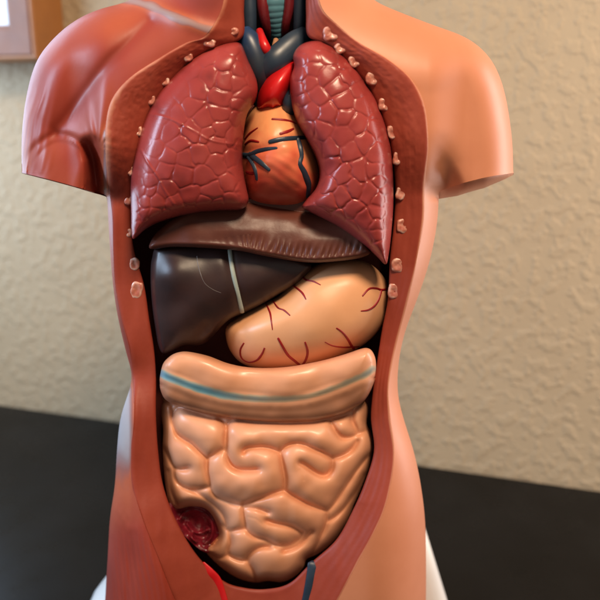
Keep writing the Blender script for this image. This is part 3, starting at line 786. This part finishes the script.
def ifn(x, y, e, q):
    d = 0.010 * prof(e, 11) + 0.013 * (1 - q ** 2) + coil(x, y)
    d = d - 0.0025 * (1 - sstep(400, 440, y))
    g2 = pdist(x, y, [(300, 470), (303, 474), (304, 480)])
    g3 = pdist(x, y, [(248, 517), (256, 519), (266, 527)])
    return d + 0.0005 * vnoise(x / 11, y / 11, 113) - 0.00015 * np.exp(-(np.minimum(g2, g3) / 1.3) ** 2)
gut = Relief(iol, (270, 482), ifn, 0.001, nt=640)
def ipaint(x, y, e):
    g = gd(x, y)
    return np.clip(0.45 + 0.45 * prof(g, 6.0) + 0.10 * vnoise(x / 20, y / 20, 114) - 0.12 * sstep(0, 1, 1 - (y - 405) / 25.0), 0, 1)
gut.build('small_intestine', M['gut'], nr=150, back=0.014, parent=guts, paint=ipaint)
# transverse colon
col_o = [(176, 353), (165, 361), (161, 374), (159.5, 387), (164, 398), (176, 405), (196, 411.5), (227, 418), (270, 422), (313, 421), (344, 413.5), (363, 402), (371, 390), (376, 374), (375.5, 357), (370, 348.5), (360, 349), (347, 353.5), (330, 358.5), (313, 362.5), (290, 366.5), (268, 368), (246, 367), (227, 363), (210, 356.5), (196, 353), (185, 352)]
tn = [(161.5, 374), (167, 377), (176, 380.5), (190, 386), (205, 391), (225, 396), (248, 399), (270, 400.5), (292, 400), (310, 397.5), (326, 392.5), (343, 386), (357, 379.5), (366, 375.5), (373.5, 370)]
tnc = catmull(tn, 6)
CT = []; CB = []
def cfn(x, y, e, q):
    g = pdist(x, y, tnc)
    ty = np.interp(x, tnc[:, 0], tnc[:, 1])
    upper = sstep(-3, 3, ty - y)
    eb = pdist(x, y, CB); et = pdist(x, y, CT)
    d = 0.0055 * prof(et, 5) + 0.0085 * prof(et, 17) * (0.35 + 0.65 * prof(eb, 9)) + 0.0035 * prof(eb, 5)
    d = d - 0.0022 * np.exp(-(g / 6.0) ** 2) + 0.0009 * np.exp(-(g / 5.4) ** 4) + 0.0015 * upper
    d = d + (0.0009 * np.sin(x / 11.0 + 0.6) + 0.0003 * vnoise(x / 18, y / 14, 121)) * upper * sstep(2, 8, g) * sstep(1, 8, e)
    d = d + 0.0002 * vnoise(x / 10, y / 10, 122)
    d = d - 0.0022 * (1 - upper) * sstep(2, 12, g)
    return d
colon = Relief(col_o, (270, 394), cfn, 0.0115, nt=480)
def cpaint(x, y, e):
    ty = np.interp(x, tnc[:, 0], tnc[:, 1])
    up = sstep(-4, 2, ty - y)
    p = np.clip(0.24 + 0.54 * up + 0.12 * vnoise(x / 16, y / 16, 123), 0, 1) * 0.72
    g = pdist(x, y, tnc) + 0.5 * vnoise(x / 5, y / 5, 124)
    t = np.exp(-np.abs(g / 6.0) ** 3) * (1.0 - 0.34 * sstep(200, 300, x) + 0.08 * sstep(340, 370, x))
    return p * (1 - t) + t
# star shaped from a low centre is not possible for the sagging band: build it as a loft between its two edges
def band(name, relf, top, bot, m, parent, paint, n=300, nc=46):
    T = resample(catmull(top, 10), n, False); B = resample(catmull(bot, 10), n, False)
    u = np.linspace(0, 1, nc); u = 0.5 - 0.5 * np.cos(u * np.pi)
    P = T[:, None] + u[None, :, None] * (B - T)[:, None]
    x, y = P[..., 0], P[..., 1]
    e = pdist(x, y, relf.o, True); e[:, 0] = 0; e[:, -1] = 0; e[0] = 0; e[-1] = 0
    d = relf.base + relf.fn(x, y, e, np.abs(2 * u[None] - 1) + 0 * x)
    ub = np.linspace(0, 1, 12)[1:-1]
    Q = B[:, None] + ub[None, :, None] * (T - B)[:, None]
    db = relf.base - 0.014 * np.sin(np.pi * ub)[None] * np.sin(np.pi * np.linspace(0, 1, n))[:, None] ** 0.4
    G = np.concatenate([np.dstack([P, d[..., None]]), np.dstack([Q, db[..., None]])], 1)
    c = G.shape[1]
    V = W(G[..., 0].ravel(), G[..., 1].ravel(), G[..., 2].ravel())
    f = gridfaces(n, c, True)
    f += [tuple(range(c)), tuple((n - 1) * c + j for j in range(c))[::-1]]
    return mk(name, V, f, m, parent, None, True, paint(G[..., 0].ravel(), G[..., 1].ravel(), None))
ctop = [(159.8, 384), (160, 376), (163, 364), (169, 357), (176, 353), (185, 351.5), (196, 353), (210, 356.5), (227, 363), (246, 367), (268, 368), (290, 366.5), (313, 362.5), (330, 358.5), (347, 353.5), (360, 349), (367, 348), (372, 351), (375.5, 359), (376, 370), (375, 378)]
cbot = [(159.8, 386), (160.5, 390), (164, 398), (170, 402.5), (176, 405), (185, 408.5), (196, 411.5), (210, 415), (227, 418), (246, 420.5), (268, 422), (290, 422), (313, 421), (330, 417.5), (344, 413.5), (355, 407.5), (363, 402), (367.5, 396.5), (371, 390), (373.5, 384), (375, 380)]
CT[:] = [tuple(p) for p in catmull(ctop, 6)]; CB[:] = [tuple(p) for p in catmull(cbot, 6)]
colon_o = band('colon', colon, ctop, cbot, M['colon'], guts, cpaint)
# opened caecum
cec = [(167, 505), (172, 503), (190, 501), (208, 503), (219, 514), (225, 534), (219, 548), (207, 553), (196, 546.5), (184, 535), (174, 521)]
folds = [[(180, 519), (186, 512), (196, 510), (206, 515), (212, 525), (211, 537), (205, 543)], [(187, 524), (193, 531), (201, 533), (207, 530)], [(193, 531), (192, 537), (196, 541)]]
fcs = [catmull(np.array(g, float), 5) for g in folds]
def cefn(x, y, e, q):
    b = np.full(np.shape(x), 1e9)
    for g in fcs:
        b = np.minimum(b, pdist(x, y, g))
    r = pdist(x, y, catmull([(170, 510), (178, 524), (190, 537), (200, 545), (207, 550)], 5))
    return -0.0095 * (1 - q ** 2) + 0.0036 * np.exp(-(b / 2.3) ** 2) + 0.002 * np.exp(-(r / 4) ** 2) + 0.0006 * vnoise(x / 5, y / 5, 131)
gut_o = bpy.data.objects['small_intestine']
Relief(cec, (196, 525), cefn, 0.0075, nt=120).build('caecum_opening', M['maroon'], nr=40, back=0.012, parent=gut_o)

# ------------------------------------------------------------------ table, wall, picture frame
def hit_z(px, py, z):
    r = ray(px, py); return CAM + r * ((z - CAM[2]) / r[2])
E0 = hit_z(0.0, 404.0, 0.0); E1 = hit_z(600.0, 490.0, 0.0)
ux = (E1 - E0)[:2]; ux /= np.linalg.norm(ux); U = np.array([ux[0], ux[1], 0.0]); Nw = np.array([ux[1], -ux[0], 0.0])   # Nw points to the camera side
WO = E0 - Nw * 0.004
def wp(u, v, o=0.0):
    return WO + U * u + np.array([0, 0, v]) + Nw * o
def hit_wall(px, py, off=0.0):
    r = ray(px, py); t = np.dot(WO + Nw * off - CAM, Nw) / np.dot(r, Nw); p = CAM + r * t - WO
    return np.dot(p, U), p[2]

wm = bpy.data.materials.new('knockdown_plaster'); wm.use_nodes = True
N = wm.node_tree.nodes; L = wm.node_tree.links; p = N['Principled BSDF']
tc = N.new('ShaderNodeTexCoord')
mp = N.new('ShaderNodeMapping'); mp.inputs['Scale'].default_value = (1.0, 1.0, 0.95); L.new(tc.outputs['Object'], mp.inputs['Vector'])
n1 = N.new('ShaderNodeTexNoise'); n1.inputs['Scale'].default_value = 100; n1.inputs['Detail'].default_value = 3.0; n1.inputs['Distortion'].default_value = 0.0
L.new(mp.outputs['Vector'], n1.inputs['Vector'])
r1 = N.new('ShaderNodeValToRGB'); r1.color_ramp.elements[0].position = 0.47; r1.color_ramp.elements[1].position = 0.61; L.new(n1.outputs['Fac'], r1.inputs['Fac'])
n2 = N.new('ShaderNodeTexNoise'); n2.inputs['Scale'].default_value = 210; n2.inputs['Detail'].default_value = 4; L.new(mp.outputs['Vector'], n2.inputs['Vector'])
ma = N.new('ShaderNodeMath'); ma.operation = 'MULTIPLY_ADD'; L.new(n2.outputs['Fac'], ma.inputs[0]); ma.inputs[1].default_value = 0.30; L.new(r1.outputs['Color'], ma.inputs[2])
bp = N.new('ShaderNodeBump'); bp.inputs['Strength'].default_value = 0.55; bp.inputs['Distance'].default_value = 0.0015; L.new(ma.outputs[0], bp.inputs['Height']); L.new(bp.outputs['Normal'], p.inputs['Normal'])
n3 = N.new('ShaderNodeTexNoise'); n3.inputs['Scale'].default_value = 9; n3.inputs['Detail'].default_value = 3; L.new(tc.outputs['Object'], n3.inputs['Vector'])
mx = N.new('ShaderNodeMix'); mx.data_type = 'RGBA'; L.new(n3.outputs['Fac'], mx.inputs['Factor']); mx.inputs[6].default_value = (0.39, 0.292, 0.178, 1); mx.inputs[7].default_value = (0.46, 0.352, 0.222, 1)
L.new(mx.outputs[2], p.inputs['Base Color']); p.inputs['Roughness'].default_value = 0.7
V = [wp(-1.2, -0.5), wp(1.8, -0.5), wp(1.8, 1.4), wp(-1.2, 1.4), wp(-1.2, -0.5, -0.1), wp(1.8, -0.5, -0.1), wp(1.8, 1.4, -0.1), wp(-1.2, 1.4, -0.1)]
wo = mk('wall', V, [(0, 1, 2, 3), (5, 4, 7, 6), (1, 5, 6, 2), (4, 0, 3, 7), (3, 2, 6, 7), (4, 5, 1, 0)], wm, None, WO, smooth=False)
tag(wo, 'beige plaster wall with knockdown texture behind the black table', 'wall', kind='structure')

M['table'] = mat('black_lacquer', (0.004, 0.004, 0.004), (0.007, 0.007, 0.007), nscale=14, rough=0.30, bump=0.06, bscale=120, spec=0.13, rvar=0.14, speck=((0.02, 0.02, 0.019), 110, 0.74))
def tp(u, o, z):
    return WO + U * u + Nw * o + np.array([0, 0, z - WO[2]])
b = 0.004
V = []
ring = [(-0.9, 0.004), (1.4, 0.004), (1.4, 0.85), (-0.9, 0.85)]
for ins, z in ((0, -0.035), (0, -b), (b * 0.3, -b * 0.3), (b, 0.0)):
    for (u, o), (su, so) in zip(ring, ((1, 1), (-1, 1), (-1, -1), (1, -1))):
        V.append(tp(u + su * ins, o + so * ins, z))
f = gridfaces(4, 4, True) + [(12, 13, 14, 15), (3, 2, 1, 0)]
to = mk('table', V, f, M['table'], None, tp(0.2, 0.4, -0.035), smooth=False)
tag(to, 'black lacquered table the torso model stands on, pushed against the beige wall', 'table')

# wooden picture frame on the wall
uo, vo = hit_wall(66.5, 62.0, 0.0)
FD = 0.05                                   # a deep box frame: its right side shows too
uf, vf = hit_wall(46.0, 62.0, FD)
ui, vi = hit_wall(10.0, 17.0, FD)
M['wood'] = mat('frame_wood', (0.21, 0.075, 0.03), (0.16, 0.055, 0.024), nscale=30, rough=0.5)
M['wood2'] = mat('frame_wood_edge', (0.33, 0.125, 0.028), (0.27, 0.10, 0.025), nscale=30, rough=0.5)
pf = empty('picture_frame', wp(uo - 0.2, vo, 0.0))
tag(pf, 'orange wooden picture frame hanging on the beige wall, only its lower corner in view', 'picture frame')
wF, hF = 0.46, 0.40
wi = 0.5 * (abs(uo - ui) + abs(vi - vo)); wmid = 0.004
def frame_ring(name, o0, o1, m, prof_):
    # prof_: (inset, offset) pairs; ring swept round the rectangle with mitred corners
    V = []
    for ins, off in prof_:
        for (u, v) in ((uo - ins, vo + ins), (uo - ins, vo + hF - ins), (uo - wF + ins, vo + hF - ins), (uo - wF + ins, vo + ins)):
            V.append(wp(u, v, off))
    return mk(name, V, gridfaces(len(prof_), 4, True), m, pf, None, False)
frame_ring('outer_moulding', 0, 0, M['wood2'], [(0, 0.0005), (0, FD - 0.002), (0.0015, FD), (wmid, FD), (wmid, FD - 0.004)])
frame_ring('inner_moulding', 0, 0, M['wood'], [(wmid, FD - 0.005), (wmid + 0.0003, FD + 0.0006), (wmid + 0.0015, FD + 0.0012), (wi - 0.006, FD - 0.001), (wi - 0.002, FD - 0.003), (wi, FD - 0.006), (wi, 0.002)])
M['pane'] = mat('picture_glass', (0.72, 0.76, 0.80), (0.55, 0.60, 0.68), nscale=40, rough=0.12)
g = wi - 0.002
mk('pane', [wp(uo - g, vo + g, FD - 0.012), wp(uo - wF + g, vo + g, FD - 0.012), wp(uo - wF + g, vo + hF - g, FD - 0.012), wp(uo - g, vo + hF - g, FD - 0.012),
            wp(uo - g, vo + g, FD - 0.016), wp(uo - wF + g, vo + g, FD - 0.016), wp(uo - wF + g, vo + hF - g, FD - 0.016), wp(uo - g, vo + hF - g, FD - 0.016)],
   [(0, 3, 2, 1), (4, 5, 6, 7), (0, 1, 5, 4), (1, 2, 6, 5), (2, 3, 7, 6), (3, 0, 4, 7)], M['pane'], pf, None, False)

# ------------------------------------------------------------------ light
from mathutils import Vector
def area(name, loc, target, sx, sy, power, col):
    l = bpy.data.lights.new(name, 'AREA'); l.shape = 'RECTANGLE'; l.size = sx; l.size_y = sy; l.energy = power; l.color = col
    o = bpy.data.objects.new(name, l); COL.objects.link(o); o.location = loc
    o.rotation_euler = (Vector(target) - Vector(loc)).to_track_quat('-Z', 'Y').to_euler()
    return o
area('ceiling_lamp', (0.16, -0.62, 1.02), (0, 0, 0.26), 0.20, 0.20, 11.5, (1.0, 0.76, 0.52))
area('left_window', (-0.50, 0.33, 0.44), (-0.08, 0, 0.25), 0.35, 0.55, 3.0, (0.56, 0.75, 1.0))
area('side_window', (-0.98, -0.26, 0.58), (0, 0, 0.26), 0.32, 0.40, 9.0, (0.55, 0.75, 1.0))
area('right_window', (0.52, 0.10, 0.30), (0.08, 0.0, 0.24), 0.2, 0.6, 2.7, (1.0, 0.90, 0.88))
wld = bpy.data.worlds.new('World'); S.world = wld; wld.use_nodes = True
bg = wld.node_tree.nodes['Background']; bg.inputs['Color'].default_value = (1.0, 0.91, 0.81, 1); bg.inputs['Strength'].default_value = 0.25

# ------------------------------------------------------------------ camera
cam = bpy.data.cameras.new('camera'); co = bpy.data.objects.new('camera', cam); COL.objects.link(co)
co.location = CAM; co.rotation_euler = (math.pi / 2 - PITCH, 0, 0)
cam.sensor_width = 36; cam.lens = 18 / math.tan(FOV / 2); cam.clip_start = 0.01; cam.clip_end = 50
cam.dof.use_dof = True; cam.dof.focus_distance = 0.372; cam.dof.aperture_fstop = 8.0
S.camera = co
S.view_settings.view_transform = 'Standard'; S.view_settings.look = 'None'; S.view_settings.exposure = 0.0; S.view_settings.gamma = 1.0
